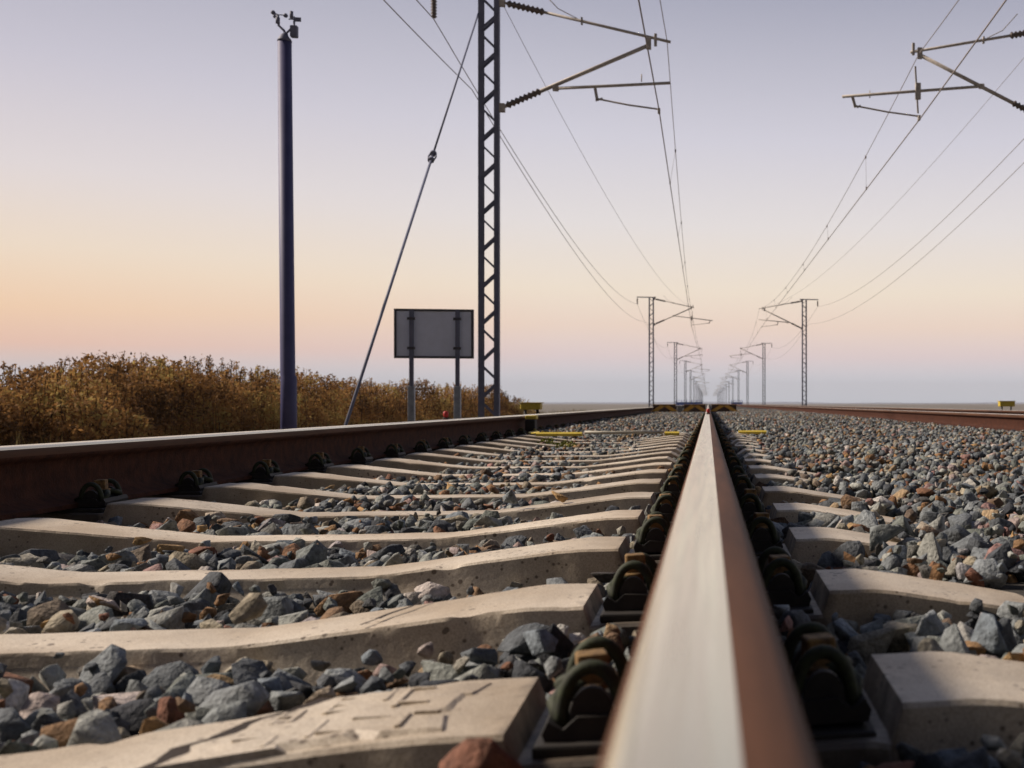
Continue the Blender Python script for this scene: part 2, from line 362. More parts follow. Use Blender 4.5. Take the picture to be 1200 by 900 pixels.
def points(x0, x1, y0, y1, dens, rmin, rmax, dz, detail):
    n = int((x1-x0)*(y1-y0)*dens); P=[]; Z=[]; A=[]
    # jittered grid keeps stones from piling on one another
    g = 1/math.sqrt(dens); nx = int((x1-x0)/g); ny = int((y1-y0)/g)
    for j in range(ny):
        for i in range(nx):
            x = x0+(i+random.random())*g; y = y0+(j+random.random())*g
            if not in_view(x, y): continue
            r = rmin+(rmax-rmin)*random.random()**1.7
            dy, k = near_sleeper(x, y); h = bal_h(x, y)
            on = (-2.27 < x < .56) and k >= 0 and y < 11.6
            if on and dy < .108*top_w(x-TRC) + r*.6:
                continue
            for rx in (0, -2*GH, TR2-GH, TR2+GH):     # rail feet
                if abs(x-rx) < .085 and dz > -.02: h = min(h, -.06) ; r = min(r, .02)
            if y < 1.3 and abs(x) < .09: continue
            z = h + dz + random.gauss(0, .007) + (.008 if r > rmax*.8 else 0) - r*.25
            P.append((x, y, z)); Z.append(r); A.append(random.random())
    return P, Z, A
ph = [proto_stone(random.Random(i).choice((9,11,13,15)), True, i) for i in range(22)]
pm = [proto_stone(11, False, 50+i) for i in range(16)]
pl = [proto_stone(7, False, 90+i) for i in range(10)]
def ballast(protos, sets):
    P=[]; Z=[]; A=[]
    for s_ in sets:
        a,b,c = points(*s_); P+=a; Z+=b; A+=c
    return np.array(P), np.array(Z), np.array(A)
b1 = ballast(ph, [(-2.2,2.4,.5,3.6,620,.018,.050,-.004,2), (-2.2,2.4,.5,3.6,700,.018,.036,-.036,2), (-2.2,2.4,.5,3.6,260,.010,.018,.004,2)])
b2 = ballast(pm, [(-3.4,5.9,3.6,13,850,.016,.036,-.004,1), (-3.4,5.9,3.6,13,420,.020,.032,-.03,1)])
b3 = ballast(pl, [(-3.6,7,13,48,330,.024,.042,.0,0)])
# a few stray stones lying on sleepers and the right hand shoulder
ex = [(-.56,1.53,.012,.028,.71), (-.43,2.15,.006,.02,.3), (-1.2,2.70,-.03,.022,.9), (.36,2.27,-.01,.026,.74), (.50,2.86,-.02,.028,.76),
      (-.55,3.42,.0,.03,.63), (-.42,3.42,-.0,.028,.9), (.33,1.33,-.01,.034,.62), (.26,1.36,-.012,.033,.27), (.20,1.40,-.02,.03,.33), (-.165,.87,.0,.034,.87), (-.34,.84,-.022,.032,.55), (.185,.90,-.03,.028,.6), (.165,1.36,-.002,.030,.62), (.13,1.33,-.02,.026,.86), (-.20,1.38,-.01,.036,.62), (-.14,1.40,-.03,.03,.78), (-.17,1.97,-.015,.03,.54), (.15,1.97,-.015,.03,.70)]
b1 = (np.concatenate([b1[0], [e[:3] for e in ex]]), np.concatenate([b1[1], [e[3] for e in ex]]), np.concatenate([b1[2], [e[4] for e in ex]]))
mb1 = scatter_mesh('ballast_stones', ph, *b1); mb2 = scatter_mesh('ballast_mid', pm, *b2); mb3 = scatter_mesh('ballast_far', pl, *b3)
tag(link('ballast_stones', mb1, M['stone']), 'coarse grey and brown crushed stone heaped between the nearest sleepers', 'ballast', kind='stuff')
tag(link('ballast_stones', mb2, M['stone']), 'crushed stone ballast filling the middle distance between both tracks', 'ballast', kind='stuff')
tag(link('ballast_stones', mb3, M['stone']), 'fine looking grey ballast stretching away towards the vanishing point', 'ballast', kind='stuff')

# ------------------------------------------------------------ rails
def rail_profile():
    half = [(0,0),(.075,0),(.075,.0115),(.055,.017),(.028,.026),(.0125,.038),(.0085,.060),(.0085,.105),(.011,.122),(.018,.129),(.0335,.136),
            (.0360,.144),(.0358,.158),(.0345,.1635),(.0310,.1680),(.0255,.1703),(.0190,.1713),(.0100,.1719)]
    return half + [(0,.172)] + [(-x, z) for x, z in half[::-1][:-1]]
def rail(name, x, label, y0, y1, band, gs):
    """band: x range of the polished running surface; y cuts get longer with distance"""
    prof = rail_profile()[:-0 or None]; n = len(prof)
    ys_ = [y0]; s_ = .3
    while ys_[-1] < y1: ys_.append(ys_[-1]+s_); s_ *= 1.25
    vs = [(px, y, pz-.013) for y in ys_ for px, pz in prof]; fs = []; mi = []
    for j in range(len(ys_)-1):
        for i in range(n):
            k = (i+1) % n
            fs.append((j*n+i, (j+1)*n+i, (j+1)*n+k, j*n+k))
            mxx = (prof[i][0]+prof[k][0])/2; mz = (prof[i][1]+prof[k][1])/2
            mi.append(1 if (mz > .1655 and band[0] <= mxx <= band[1]) else (2 if mz > .142 else 0))
    fs.append(list(range(n))); mi.append(0)
    me = bpy.data.meshes.new(name); me.from_pydata(vs, [], fs)
    for m_ in ('rust','polished','rust_edge'): me.materials.append(M[m_])
    me.polygons.foreach_set('material_index', mi); me.polygons.foreach_set('use_smooth', [True]*len(fs))
    me.update(); me.set_sharp_from_angle(angle=R(50))
    o = link(name, me, None); o.location = (x, 0, 0)
    return tag(o, label, 'rail', 'rails of the two tracks')
rail('rail', 0, 'broad polished rail running from under the lens straight to the vanishing point', -.5, 1600, (-.0305,.0135), 0)
rail('rail', -2*GH, 'dark rusty left rail with a bright top edge in front of the bushes', -.5, 1600, (-.030,.036), 0)
rail('rail', TR2-GH, 'low brown rail beyond the ballast on the right, nearer one of its track', -.5, 1600, (-.030,.033), 0)
rail('rail', TR2+GH, 'farthest rail on the right, mostly hidden behind the nearer brown rail', -.5, 1600, (-.030,.033), 0)

# ------------------------------------------------------------ sleepers
def sleeper_mesh(seed, fine):
    hl = 1.40
    xs_ = sorted(set([round(v,4) for v in np.arange(-hl+.02, hl, .012 if fine else .05)] + [-hl, hl] + [s_*(GH+t) for s_ in (-1,1) for t in (-.153,-.151,.151,.153)]))
    vs=[]; fs=[]
    m_ = 17
    for x in xs_:
        zt = top_z(x); e = .02 if abs(x) > hl-.005 else 0
        prof = [(-.140,-.21),(-.125,-.12),(-.108,-.07),(-.1022,zt-.018),(-.1008,zt-.0042),(-.097,zt)]
        prof += [(-.097+.194*k/(m_-10), zt) for k in range(1, m_-11+1)]
        prof += [(.097,zt),(.1008,zt-.0042),(.1022,zt-.018),(.108,-.07),(.125,-.12),(.140,-.21)]
        for i,(y,z) in enumerate(prof):
            y = y*(top_w(x) if z > -.1 else (top_w(x)+1)/2)
            p = Vector((x*7, y*9, z*9+seed*5))
            edge = 1.0 if 2 < i < 6 or len(prof)-7 < i < len(prof)-3 else .45
            dn = noise.noise(p)*.0022*edge + noise.noise(p*3.7)*.0016*edge + noise.noise(p*.4)*.002
            chip = max(0, noise.noise(p*1.9+Vector((9,1,2)))-.45)*.022*(1 if edge == 1 else .1)
            s_ = 1 if y > 0 else -1
            vs.append((x - (e if x > 0 else -e)*0, y - s_*(abs(dn)*.8+chip*.6), z+dn*.6-chip))
    n = len(prof)
    for j in range(len(xs_)-1):
        for i in range(n-1): fs.append((j*n+i, (j+1)*n+i, (j+1)*n+i+1, j*n+i+1))
        fs.append((j*n+n-1, (j+1)*n+n-1, (j+1)*n, j*n))
    fs.append(list(range(n))); fs.append([(len(xs_)-1)*n+i for i in range(n)][::-1])
    me = bpy.data.meshes.new('sleeper_body'); me.from_pydata(vs, [], fs)
    me.polygons.foreach_set('use_smooth', [True]*len(fs)); me.update(); me.set_sharp_from_angle(angle=R(28))
    me.materials.append(M['concrete']); return me
fine = [sleeper_mesh(i, True) for i in range(4)]; coarse = [sleeper_mesh(9+i, False) for i in range(2)]

# fastening: spring clamp with two arched loops, cast guide plate, square headed bolt (built for the +x side of a rail)
def arch(y, a0=.074, a1=.124, h=.050, n=14):
    return [(a0+(a1-a0)*(.5-.5*math.cos(math.pi*k/n)), y, -.004+h*math.sin(math.pi*k/n)**.8) for k in range(n+1)]
def build_clamp_meshes(sx):
    cl = MB()
    for y in (-.052, .052):
        p = arch(y); p[0] = (.060, y*.9, .004)
        cl.tube([(sx*a, b, c) for a, b, c in p], .0062, 10)
    cl.tube([(sx*a, b, c) for a, b, c in [(.124,-.052,0),(.130,-.035,.014),(.124,-.018,.02),(.112,-.016,.02),(.104,0,.02),(.112,.016,.02),(.124,.018,.02),(.130,.035,.014),(.124,.052,0)]], .0075, 8)
    gp = MB()
    for y in (-.052, .052):             # dark half-discs filling the loops, modelled for the shade inside them
        pts = arch(y, .080, .118, .034)
        vs = [(sx*a, yy, c) for yy in (y-.005, y+.005) for a, b, c in pts] ; n = len(pts)
        f = [(i, i+1, n+i+1, n+i) for i in range(n-1)] + [list(range(n)), [n+i for i in range(n)][::-1], (0, n, 2*n-1, n-1)]
        gp.add(vs, f)
    vs = [(sx*a, y, z) for y in (-.066,.066) for a, z in ((.070,-.013),(.070,.006),(.110,.008),(.122,-.002),(.134,.006),(.139,-.004),(.136,-.014))]
    gp.add(vs, [(i, (i+1)%7, 7+(i+1)%7, 7+i) for i in range(7)] + [list(range(7)), list(range(7,14))[::-1]])
    bo = MB()
    bo.tube([(sx*.101,0,.0),(sx*.101,0,.030)], .011, 10)
    bo.tube([(sx*.101,0,.026),(sx*.101,0,.031)], .021, 14)
    bo.box((sx*.101,0,.042), (.027,.027,.028), Matrix.Rotation(R(8),3,'Z'), b=.0025)
    r = []
    for nm, b_, m_ in (('rail_clamp',cl,'clip'),('guide_plate_loop_shade',gp,'clip_dark'),('bolt',bo,'bolt')):
        me = b_.mesh(nm); me.materials.append(M[m_]); r.append(me)
    return r
PADM = MB().box((0,0,-.021), (.285,.165,.012), b=.003).box((0,0,-.0145), (.145,.15,.003)).mesh('rail_pad'); PADM.materials.append(M['clip_dark'])
CM = {1: build_clamp_meshes(1), -1: build_clamp_meshes(-1)}
SL_LABEL = ['nearest concrete sleeper at the bottom edge with a raised rough patch of worn moulded marks',
 'second concrete sleeper from the bottom with a short dark crack and chipped front edge',
 'third concrete sleeper from the bottom, brown stone lying against its far side',
 'fourth concrete sleeper from the bottom, its chipped top rising to the polished rail',
 'fifth concrete sleeper from the bottom with its left shoulder showing beside the dark rail',
 'sixth concrete sleeper from the bottom, a thin pale band left of the polished rail',
 'seventh concrete sleeper from the bottom, thin pale strip between both rails',
 'eighth concrete sleeper from the bottom, thin pale line between both rails']
for k in range(NSL):
    y = FIRST+k*STEP
    if k < 8: lb = SL_LABEL[k]
    elif k < 17: lb = 'one of the narrow pale sleeper strips just in front of the yellow cable covers'
    else: lb = 'ballast-covered sleeper beyond the yellow cable covers, only its clamps showing along the rails'
    t = empty('concrete_sleeper', (TRC, y, 0 if k < 17 else -.012), lb, 'sleeper', 'concrete sleepers under the main track')
    body = link('sleeper_body', fine[k % 4] if k < 8 else coarse[k % 2], None, t)
    if k % 3 == 1: body.rotation_euler.z = math.pi
    body.location.z = random.uniform(-.001,.001)
    for rx in (-GH, GH):
        pd_ = link('rail_pad', PADM, None, t); pd_.location = (rx, 0, 0)
        for sx in (-1, 1):
            c = link('rail_clamp', CM[sx][0], None, t); c.location = (rx, random.uniform(-.004,.004), 0)
            if k < 26:
                link('guide_plate_loop_shade', CM[sx][1], None, c); b_ = link('bolt', CM[sx][2], None, c)
                c.rotation_euler = (random.uniform(-.03,.03), random.uniform(-.04,.04), random.uniform(-.05,.05)); b_.location.z = random.uniform(-.010,.004)
    if k == 0:                          # worn raised maker's patch: irregular rough plate with fragments of moulded strokes
        def tz(x): return top_z(x)
        ou = [(.445,-.084),(.455,-.06),(.452,-.03),(.475,-.01),(.485,.03),(.515,.05),(.53,.076),(.57,.080),(.62,.084),(.68,.086),(.665,.03),(.66,-.03),(.67,-.088),(.60,-.086),(.50,-.084)]
        bm = bmesh.new(); vv = [bm.verts.new((x, yy, 0)) for x, yy in ou]; fc = bm.faces.new(vv)
        bmesh.ops.triangulate(bm, faces=[fc]); bmesh.ops.subdivide_edges(bm, edges=bm.edges[:], cuts=5, use_grid_fill=True)
        bmesh.ops.triangulate(bm, faces=bm.faces[:])
        bnd = {v for v in bm.verts if v.is_boundary}
        for v in bm.verts:
            q = Vector((v.co.x*30, v.co.y*30, 0)); 
            v.co.z = tz(v.co.x) + ((.0062+.0014*noise.noise(q)+.001*noise.noise(q*2.5))*min(1, max(.25, (.70-v.co.x)/.12)) if v not in bnd else (.0062 if v.co.x < .54 else -.006))
            if v in bnd and abs(v.co.y) < .08: v.co.x += .006*noise.noise(q*1.7)
        ex_ = bmesh.ops.extrude_edge_only(bm, edges=[e for e in bm.edges if e.is_boundary])
        for g in ex_['geom']:
            if isinstance(g, bmesh.types.BMVert): g.co.z = tz(g.co.x)-.006
        bmesh.ops.recalc_face_normals(bm, faces=bm.faces[:])
        me = bpy.data.meshes.new('raised_patch'); bm.to_mesh(me); bm.free()
        link('raised_patch', me, M['concrete'], t)
        # illegible worn strokes
        for (x, yy, w_, l_, a) in [(.50,.02,.005,.04,0),(.515,.02,.005,.04,0),(.508,.02,.018,.005,0),(.54,.035,.005,.05,0),(.553,.058,.026,.005,0),(.55,.035,.02,.005,0),(.553,.012,.026,.005,8),
                                   (.585,.05,.005,.04,0),(.60,.03,.005,.06,0),(.612,.06,.02,.005,0),(.615,.01,.024,.005,0),(.50,-.04,.03,.005,10),(.52,-.06,.005,.03,0),(.55,-.04,.005,.05,0),
                                   (.57,-.06,.03,.005,0),(.59,-.03,.03,.005,0),(.62,-.05,.005,.04,0),(.635,-.03,.022,.005,0)]:
            MB().box((x, yy, tz(x)+.0056*min(1, max(.5, (.74-x)/.14))), (w_, l_, .0034), Matrix.Rotation(R(a),3,'Z'), b=.0012).build('moulded_stroke', M['concrete'], t)
        gap = MB(); gp_ = [(.436,-.096),(.446,-.06),(.442,-.03),(.465,-.01),(.476,.03),(.508,.054),(.522,.086)]  # crack along the patch edge, the ledge's shade laid in as a dark strip
        for (x0,y0),(x1,y1) in zip(gp_[:-1],gp_[1:]):
            gap.add([(x0-.010,y0,tz(x0)+.0048),(x0+.013,y0-.004,tz(x0)+.0048),(x1+.015,y1-.004,tz(x1)+.0048),(x1-.008,y1,tz(x1)+.0048)],[(0,1,2,3)])
        gap.build('crack', M['crack'], t)
    if k == 1:
        ck = MB(); prev = None
        for (x0,y0,x1,y1,wd) in [(.425,-.074,.437,-.04,.004),(.437,-.04,.443,-.01,.008),(.443,-.01,.462,.03,.007),(.462,.03,.474,.078,.004)]:
            dv = Vector((x1-x0,y1-y0,0)); nn_ = Vector((-dv.y,dv.x,0)).normalized()*wd/2
            ck.add([Vector((x0,y0,top_z(x0)+.0042))-nn_, Vector((x0,y0,top_z(x0)+.0042))+nn_, Vector((x1,y1,top_z(x1)+.0042))+nn_*.8, Vector((x1,y1,top_z(x1)+.0042))-nn_*.8], [(0,1,2,3)])
        ck.build('crack', M['crack'], t)

# ------------------------------------------------------------ things on and beside the track
def cover(x0, x1, y, label, z=0.0):
    t = empty('cable_cover', ((x0+x1)/2, y, z), label, 'cable cover', 'yellow cable covers across the track')
    l = x1-x0; m_ = MB()
    vs = [(sx*l/2, yy, zz) for sx in (-1,1) for yy, zz in ((-.05,0),(-.045,.02),(-.02,.032),(.02,.032),(.045,.02),(.05,0))]
    m_.add(vs, [(i,(i+1)%6,6+(i+1)%6,6+i) for i in range(6)]+[list(range(6))[::-1], list(range(6,12))]); m_.build('cover_shell', M['yellow'], t)
    s_ = MB()
    for sx in (-1,1): s_.tube([(sx*(l/2-.03),0,.02),(sx*(l/2-.03),0,.042)], .01, 8); 
    s_.build('screw', M['black'], t)
    return t
YC = 9.75
cover(-1.38, -1.02, YC, 'left hand yellow cable cover between the rails, under the wheel sensor side')
cover(-.36, -.24, YC+.1, 'short yellow cable cover just left of the polished rail')
cover(.26, .50, YC+.4, 'yellow cable cover on the sleeper end right of the polished rail', .0)
hm = MB(); hm.tube([(-1.0,YC,.03),(-.8,YC+.01,.026),(-.6,YC-.01,.03),(-.38,YC+.08,.026)], .013, 8)
tag(hm.build('cable_hose', mat('pale_hose', (.45,.42,.34), rough=.6)), 'pale flexible hose lying across a sleeper between two yellow covers', 'hose')
# wheel sensor clamped to the inside of the left rail
t = empty('wheel_sensor', (-2*GH+.075, 11.2, .03), 'small sensor with yellow cap clamped inside the dark left rail', 'sensor')
MB().box((0.03,0,.03), (.09,.14,.11), b=.01).build('sensor_body', M['black'], t)
MB().box((0.035,0,.107), (.10,.13,.035), b=.008).build('cap', M['yellow'], t)
MB().tube([(.06,-.05,0),(.10,-.12,-.02),(.06,-.35,-.03),(.12,-.7,-.03),(.3,-1.2,-.0)], .009, 6).build('cable', M['yellow'], t)
# red markers standing on the rail heads
def marker(x, y, z, r, h, label):
    t = empty('rail_marker', (x, y, z), label, 'marker')
    MB().tube([(0,0,0),(0,0,h*.2)], r*1.2, 12).build('clamp_foot', M['black'], t)
    MB().tube([(0,0,h*.2),(0,0,h*.5),(0,0,h*.85),(0,0,h)], [r*.7,r,r,r*.6], 12).build('reflector', M['red'], t)
marker(-1.775, 8.3, .158, .018, .055, 'small red marker standing on the left rail beside the lattice mast')
marker(0.0, 12.0, .159, .018, .055, 'tiny red marker standing on the polished rail near the vanishing point')
# yellow trackside boxes
def ybox(x, y, z, w_, h_, label):
    t = empty('trackside_box', (x, y, -.62), label, 'equipment box', 'yellow trackside boxes')
    MB().box((0,0,z+.62), (w_,.22,h_), b=.015).build('housing', M['yellow'], t)
    MB().box((0,0,z+.62+h_/2+.008), (w_+.03,.25,.016), b=.004).build('lid', M['yellow'], t)
    p = MB(); [p.tube([(sx*w_*.3,0,0),(sx*w_*.3,0,z+.62-h_/2+.01)], .02, 8) for sx in (-1,1)]; p.build('legs', M['black'], t)
ybox(-2.42, 16.6, .225, .27, .085, 'yellow trackside box behind the left rail, right of the lattice mast')
ybox(7.6, 29.0, .255, .40, .13, 'yellow trackside box beyond the far right rail')
# striped boards set across the track
def chevron(x0, x1, y, label, n):
    t = empty('striped_board', ((x0+x1)/2, y, .03), label, 'board', 'striped boards across the track')
    wd = x1-x0; MB().box((0,0,.09), (wd,.03,.22), b=.004).build('panel', M['brown'], t)
    MB().box((0,0,.208), (wd,.05,.014)).build('top_strip', M['orange'], t)
    for i in range(n):
        xc = -wd/2+wd*(i+.5)/n; sg = 1 if i % 2 == 0 else -1; hw = wd/n*.42
        vs = [(xc-sg*hw-.05,yy,.0) for yy in (-.02,-.018)]
        a = (xc-sg*hw, .0); b_ = (xc+sg*hw, .19); q = .095
        m_ = MB(); vs = [(a[0]-q,y_,a[1]) if j==0 else (a[0]+q,y_,a[1]) if j==1 else (b_[0]+q,y_,b_[1]) if j==2 else (b_[0]-q,y_,b_[1]) for y_ in (-.026,-.0155) for j in range(4)]
        m_.add(vs, [(0,1,2,3),(7,6,5,4),(0,4,5,1),(1,5,6,2),(2,6,7,3),(3,7,4,0)]); m_.build('stripe', M['orange'], t)
chevron(-1.66, -.98, 36, 'leftmost orange and black striped board between the rails', 2)
chevron(-.74, -.08, 36, 'orange and black striped board just left of the polished rail', 2)
chevron(.10, .86, 36, 'orange and black striped board on the right side of the polished rail', 2)
t = empty('marker_post', (-.86, 36, -.05), 'short grey concrete post between the two left striped boards', 'post')
MB().box((0,0,.10), (.16,.14,.24), b=.01).build('shaft', M['grey'], t); MB().box((0,0,.235), (.19,.17,.03), b=.006).build('cap', M['grey'], t)
# low blue parapets of the distant bridge
for x0, x1, lb in ((-9,-1.6,'low blue bridge parapet at the horizon, left of the tracks'), (6.4,9.6,'low blue bridge parapet at the horizon, right of the tracks')):
    t = empty('bridge_parapet', ((x0+x1)/2, 330, -.62), lb, 'parapet', 'parapets of the distant bridge')
    MB().box((0,0,.6), (x1-x0,.3,1.2), b=.03).build('wall', M['bluepar'], t)
    MB().box((0,0,1.26), (x1-x0+.2,.45,.12)).build('coping', M['bluepar'], t)
    p = MB(); 
    for i in range(6): p.box(((i-2.5)*(x1-x0)/5.2,0,1.55), (.12,.12,.46))
    p.box((0,0,1.8), (x1-x0,.1,.09)); p.build('railing', M['bluepar'], t)

# ------------------------------------------------------------ overhead line masts
MH = 7.85
def mast(side, typ):
    """local x towards the track is +x * side"""
    root = bpy.data.objects.new('lattice_mast', None); COL.objects.link(root)
    X = lambda x: side*x
    hw = .165; dp = .06
    for sx in (-1, 1):
        c = MB(); 
        c.box((sx*hw, 0, MH/2), (.012, 2*dp, MH)); 
        for sy in (-1,1): c.box((sx*(hw-.042), sy*(dp-.006), MH/2), (.072, .012, MH-.01))
        c.build('chord', M['mast'], root)
    la = MB(); n = int(MH/.31); st_ = MH/n
    for i in range(n):
        a, b_ = (hw-.02, -(hw-.02)) if i % 2 == 0 else (-(hw-.02), hw-.02)
        for sy in (-1,1): la.bar((X(a), sy*(dp+.006), i*st_+.02), (X(b_), sy*(dp+.006), (i+1)*st_-.01), .010, .042 if i % 2 else .028)
    la.build('lacing', M['mast'], root)
    ft = MB(); ft.box((0,0,.06), (.62,.6,.30), b=.02); ft.build('foundation', M['grey'], root)
    ar = MB(); ar.box((X(-.32),0,MH+.03), (1.25,.07,.06)); ar.bar((X(-.2),0,MH-.45),(X(-.7),0,MH), .03,.03) if False else None
    ar.build('feeder_arm', M['mast'], root)
    def insul(p0, p1, r=.06, n=7):
        p0, p1 = Vector(p0), Vector(p1); pts=[]; rs=[]
        for i in range(n*2+1):
            pts.append(p0.lerp(p1, i/(n*2))); rs.append(r if i % 2 else r*.5)
        return MB().tube(pts, rs, 10)
    insul((X(-.9),0,MH-.06), (X(-.9),0,MH-.42), .055).build('feeder_insulator', M['insul'], root)
    if typ == 'A':
        P_ = dict(lo=(.2,5.95), up=(.2,7.76), tip=(2.67,7.14), upe=(3.05,7.02), s0=(1.10,6.32), s1=(3.05,6.50), b=(1.76,6.37), b2=(1.80,6.14), a1=(2.85,6.03))
    else:
        P_ = dict(lo=(.2,6.10), up=(.2,7.78), tip=(2.585,7.20), upe=(2.76,7.24), s0=(1.44,6.68), s1=(4.0,6.385), b=(3.82,6.41), b2=(3.76,6.20), a1=(2.60,6.087))
    if typ == 'A': P_['upe'] = (3.05, 7.215-.0)
    V3 = lambda k, y=0: Vector((X(P_[k][0]), y, P_[k][1]))
    # upper tie and lower strut, the first 0.7 m of each an insulator
    def arm(name, a, b_, r, iname):
        d_ = (b_-a).normalized(); i0 = a+d_*.10; i1 = a+d_*.72
        insul(i0, i1, .068, 8).build(iname, M['insul'], root)
        m_ = MB().tube([a, i0], r*.9, 8).tube([i1-d_*.02, b_], r, 10); m_.box(a, (.12,.10,.14)); m_.build(name, M['tube'], root)
    arm('upper_tube', V3('up'), V3('upe'), .026, 'insulator')
    arm('lower_tube', V3('lo'), V3('tip'), .036, 'insulator')
    sb = MB().box(V3('tip')+Vector((0,0,.03)), (.09,.08,.20), b=.01).box(V3('tip')+Vector((X(.12),0,.10)), (.05,.06,.22), b=.01)
    sb.tube([V3('tip')+Vector((0,0,.0)), V3('tip')+Vector((X(.02),0,.12))], .03, 8); sb.build('messenger_clamp', M['tube'], root)
    MB().tube([V3('s0'), V3('s1')], .027, 10).box(V3('s0'), (.10,.07,.09), b=.01).tube([V3('s1')-Vector((X(.5),0,0)), V3('s1')-Vector((X(.5),0,-.13))], .010, 6).build('steady_tube', M['tube'], root)
    dr = MB().bar(V3('b'), V3('b2'), .03, .05).bar(V3('b2')+Vector((X(-.03),0,0)), V3('b2')+Vector((X(.09 if typ=='A' else -.09),0,.04)), .03, .03); dr.build('drop_bracket', M['tube'], root)
    sa = MB().tube([V3('b2')+Vector((0,0,.03)), (V3('b2')+V3('a1'))/2+Vector((0,0,.0)), V3('a1')], .016, 8).box(V3('a1')+Vector((0,0,-.03)), (.045,.10,.09), b=.006)
    sa.build('steady_arm', M['tube'], root)
    if typ == 'B':
        x_ = 2.62; z_ = 6.54
        MB().bar((X(x_),0,z_-.40),(X(x_+.05),0,z_+.45), .025,.03).box((X(x_),0,z_), (.10,.07,.30), b=.01).build('uplift_stop', M['tube'], root)
    ju = MB(); u, e = V3('up'), V3('upe'); ju.tube([u.lerp(e,.22)+Vector((0,0,.38)), u.lerp(e,.33)+Vector((0,0,.12)), u.lerp(e,.45)+Vector((0,0,.02)), u.lerp(e,.7)+Vector((0,0,.015))], .008, 6)
    ju.box(u.lerp(e,.47), (.03,.07,.12)); ju.build('jumper', M['tube'], root)
    return root
SP0, SPAN, NM = 20.6, 57.0, 15
XL, XR = -3.70, 6.37
WIRE_X = {}
protos = {(s_, t_): None for s_ in (1,-1) for t_ in 'AB'}
def nth(side, i):
    word = 'left' if side == 1 else 'right'
    if side == 1 and i == 0: return 'tall dark lattice mast beside the blank signboard, cut by the top of the frame'
    if side == -1 and i == 0: return 'near right lattice mast whose cantilever arms reach in at the top right corner'
    if i == 1: return f'largest whole lattice mast of the {word} row, its cantilever against pink sky'
    if i == 2: return f'second largest whole lattice mast of the {word} row, about half as tall'
    if i == 3: return f'small lattice mast of the {word} row, next beyond the half-height one'
    return f'tiny far lattice mast of the {word} row crowding towards the vanishing point'
mast_ends = {1: [], -1: []}
for side, x0 in ((1, XL), (-1, XR)):
    for i in range(NM):
        typ = ('A' if i % 2 == 0 else 'B') if side == 1 else ('B' if i % 2 == 0 else 'A')
        key = (side, typ)
        if protos[key] is None: protos[key] = mast(side, typ); o = protos[key]
        else: o = copy_tree(protos[key])
        o.location = (x0, SP0+i*SPAN, -.62)
        tag(o, nth(side, i), 'railway mast', f'lattice masts in the {"left" if side == 1 else "right"} row')
        ax = 2.85 if typ == 'A' else 2.60
        mast_ends[side].append((x0+side*ax, x0+side*(2.99 if typ == 'A' else 2.6), SP0+i*SPAN))

def sagwire(p0, p1, sag, r, mbx, n=28):
    pts = []
    for k in range(n+1):
        t_ = k/n; p = Vector(p0).lerp(Vector(p1), t_); p.z -= 4*sag*t_*(1-t_); pts.append(p)
    mbx.tube(pts, r, 5, cap=False)
CZ = 5.40; MZ = 6.60
for side, x0 in ((1, XL), (-1, XR)):
    wd = 'left' if side == 1 else 'right'
    ends = mast_ends[side]; prevc = (ends[1][0], ends[1][1], SP0-SPAN); al = [prevc]+ends
    t = empty('overhead_line', (x0+side*2.8, SP0, -.62), f'overhead contact wire with its sagging messenger wire above the {wd} track', 'overhead wire', 'overhead lines')
    o0 = Vector(t.location)
    cw = MB(); mw = MB()
    for a, b_ in zip(al[:-1], al[1:]):
        cw.tube([Vector((a[0],a[2],CZ))-o0, Vector((b_[0],b_[2],CZ))-o0], .011, 6, cap=False)
        sagwire(Vector((a[1],a[2],MZ))-o0, Vector((b_[1],b_[2],MZ))-o0, .98, .0075, mw)
    cw.build('contact_wire', M['wire'], t); mw.build('messenger_wire', M['wire'], t)
    for j, (a, b_) in enumerate(zip(al[:6], al[1:7])):
        for q in (.12,.27,.42,.58,.73,.88):
            xx = a[0]+(b_[0]-a[0])*q; xm = a[1]+(b_[1]-a[1])*q; yy = a[2]+(b_[2]-a[2])*q; zm = MZ-4*.98*q*(1-q)
            if yy < 2: continue
            m_ = MB().tube([Vector((xx,yy,CZ))-o0, Vector((xm,yy,zm))-o0], .0035, 5)
            m_.box(Vector((xx,yy,CZ+.02))-o0, (.03,.05,.07)).box(Vector((xm,yy,zm-.02))-o0, (.03,.05,.07)); m_.build('dropper', M['wire'], t)
    fx = x0-side*.9; rx = x0-side*.28
    f_ = MB(); r_ = MB()
    for i in range(-1, NM-1):
        ya, yb = SP0+i*SPAN, SP0+(i+1)*SPAN
        sagwire((fx,ya,MH-.62-.44),(fx,yb,MH-.62-.44), 1.0, .0085, f_); sagwire((rx,ya,5.62),(rx,yb,5.62), 1.0, .0075, r_)
    tag(f_.build('feeder_wire', M['wire']), f'sagging feeder wire hung from the outer arms of the {wd} masts', 'overhead wire', 'feeder wires')
    tag(r_.build('return_wire', M['wire']), f'thin return wire clipped low on the outer side of the {wd} masts', 'overhead wire', 'return wires')
    x_ = MB(); sagwire((x0+side*.2,SP0,7.15),(x0+side*2.5,SP0+SPAN,6.75), 1.0, .005, x_)
    tag(x_.build('cross_wire', M['wire']), f'thin slack wire slanting from the nearest {wd} mast to the next cantilever tip', 'overhead wire', 'slanting wires')

# stay of the near left mast
top = Vector((XL-.17, SP0, 6.95)); bot = Vector((XL+.0, 12.0, -.60)); tt = .585
t = empty('guy_wire', bot, 'slanting steel stay with a turnbuckle running down left from the tall lattice mast', 'guy wire')
def loc(p): return Vector(p)-bot
mid = bot.lerp(top, 1-.33)
k_ = None
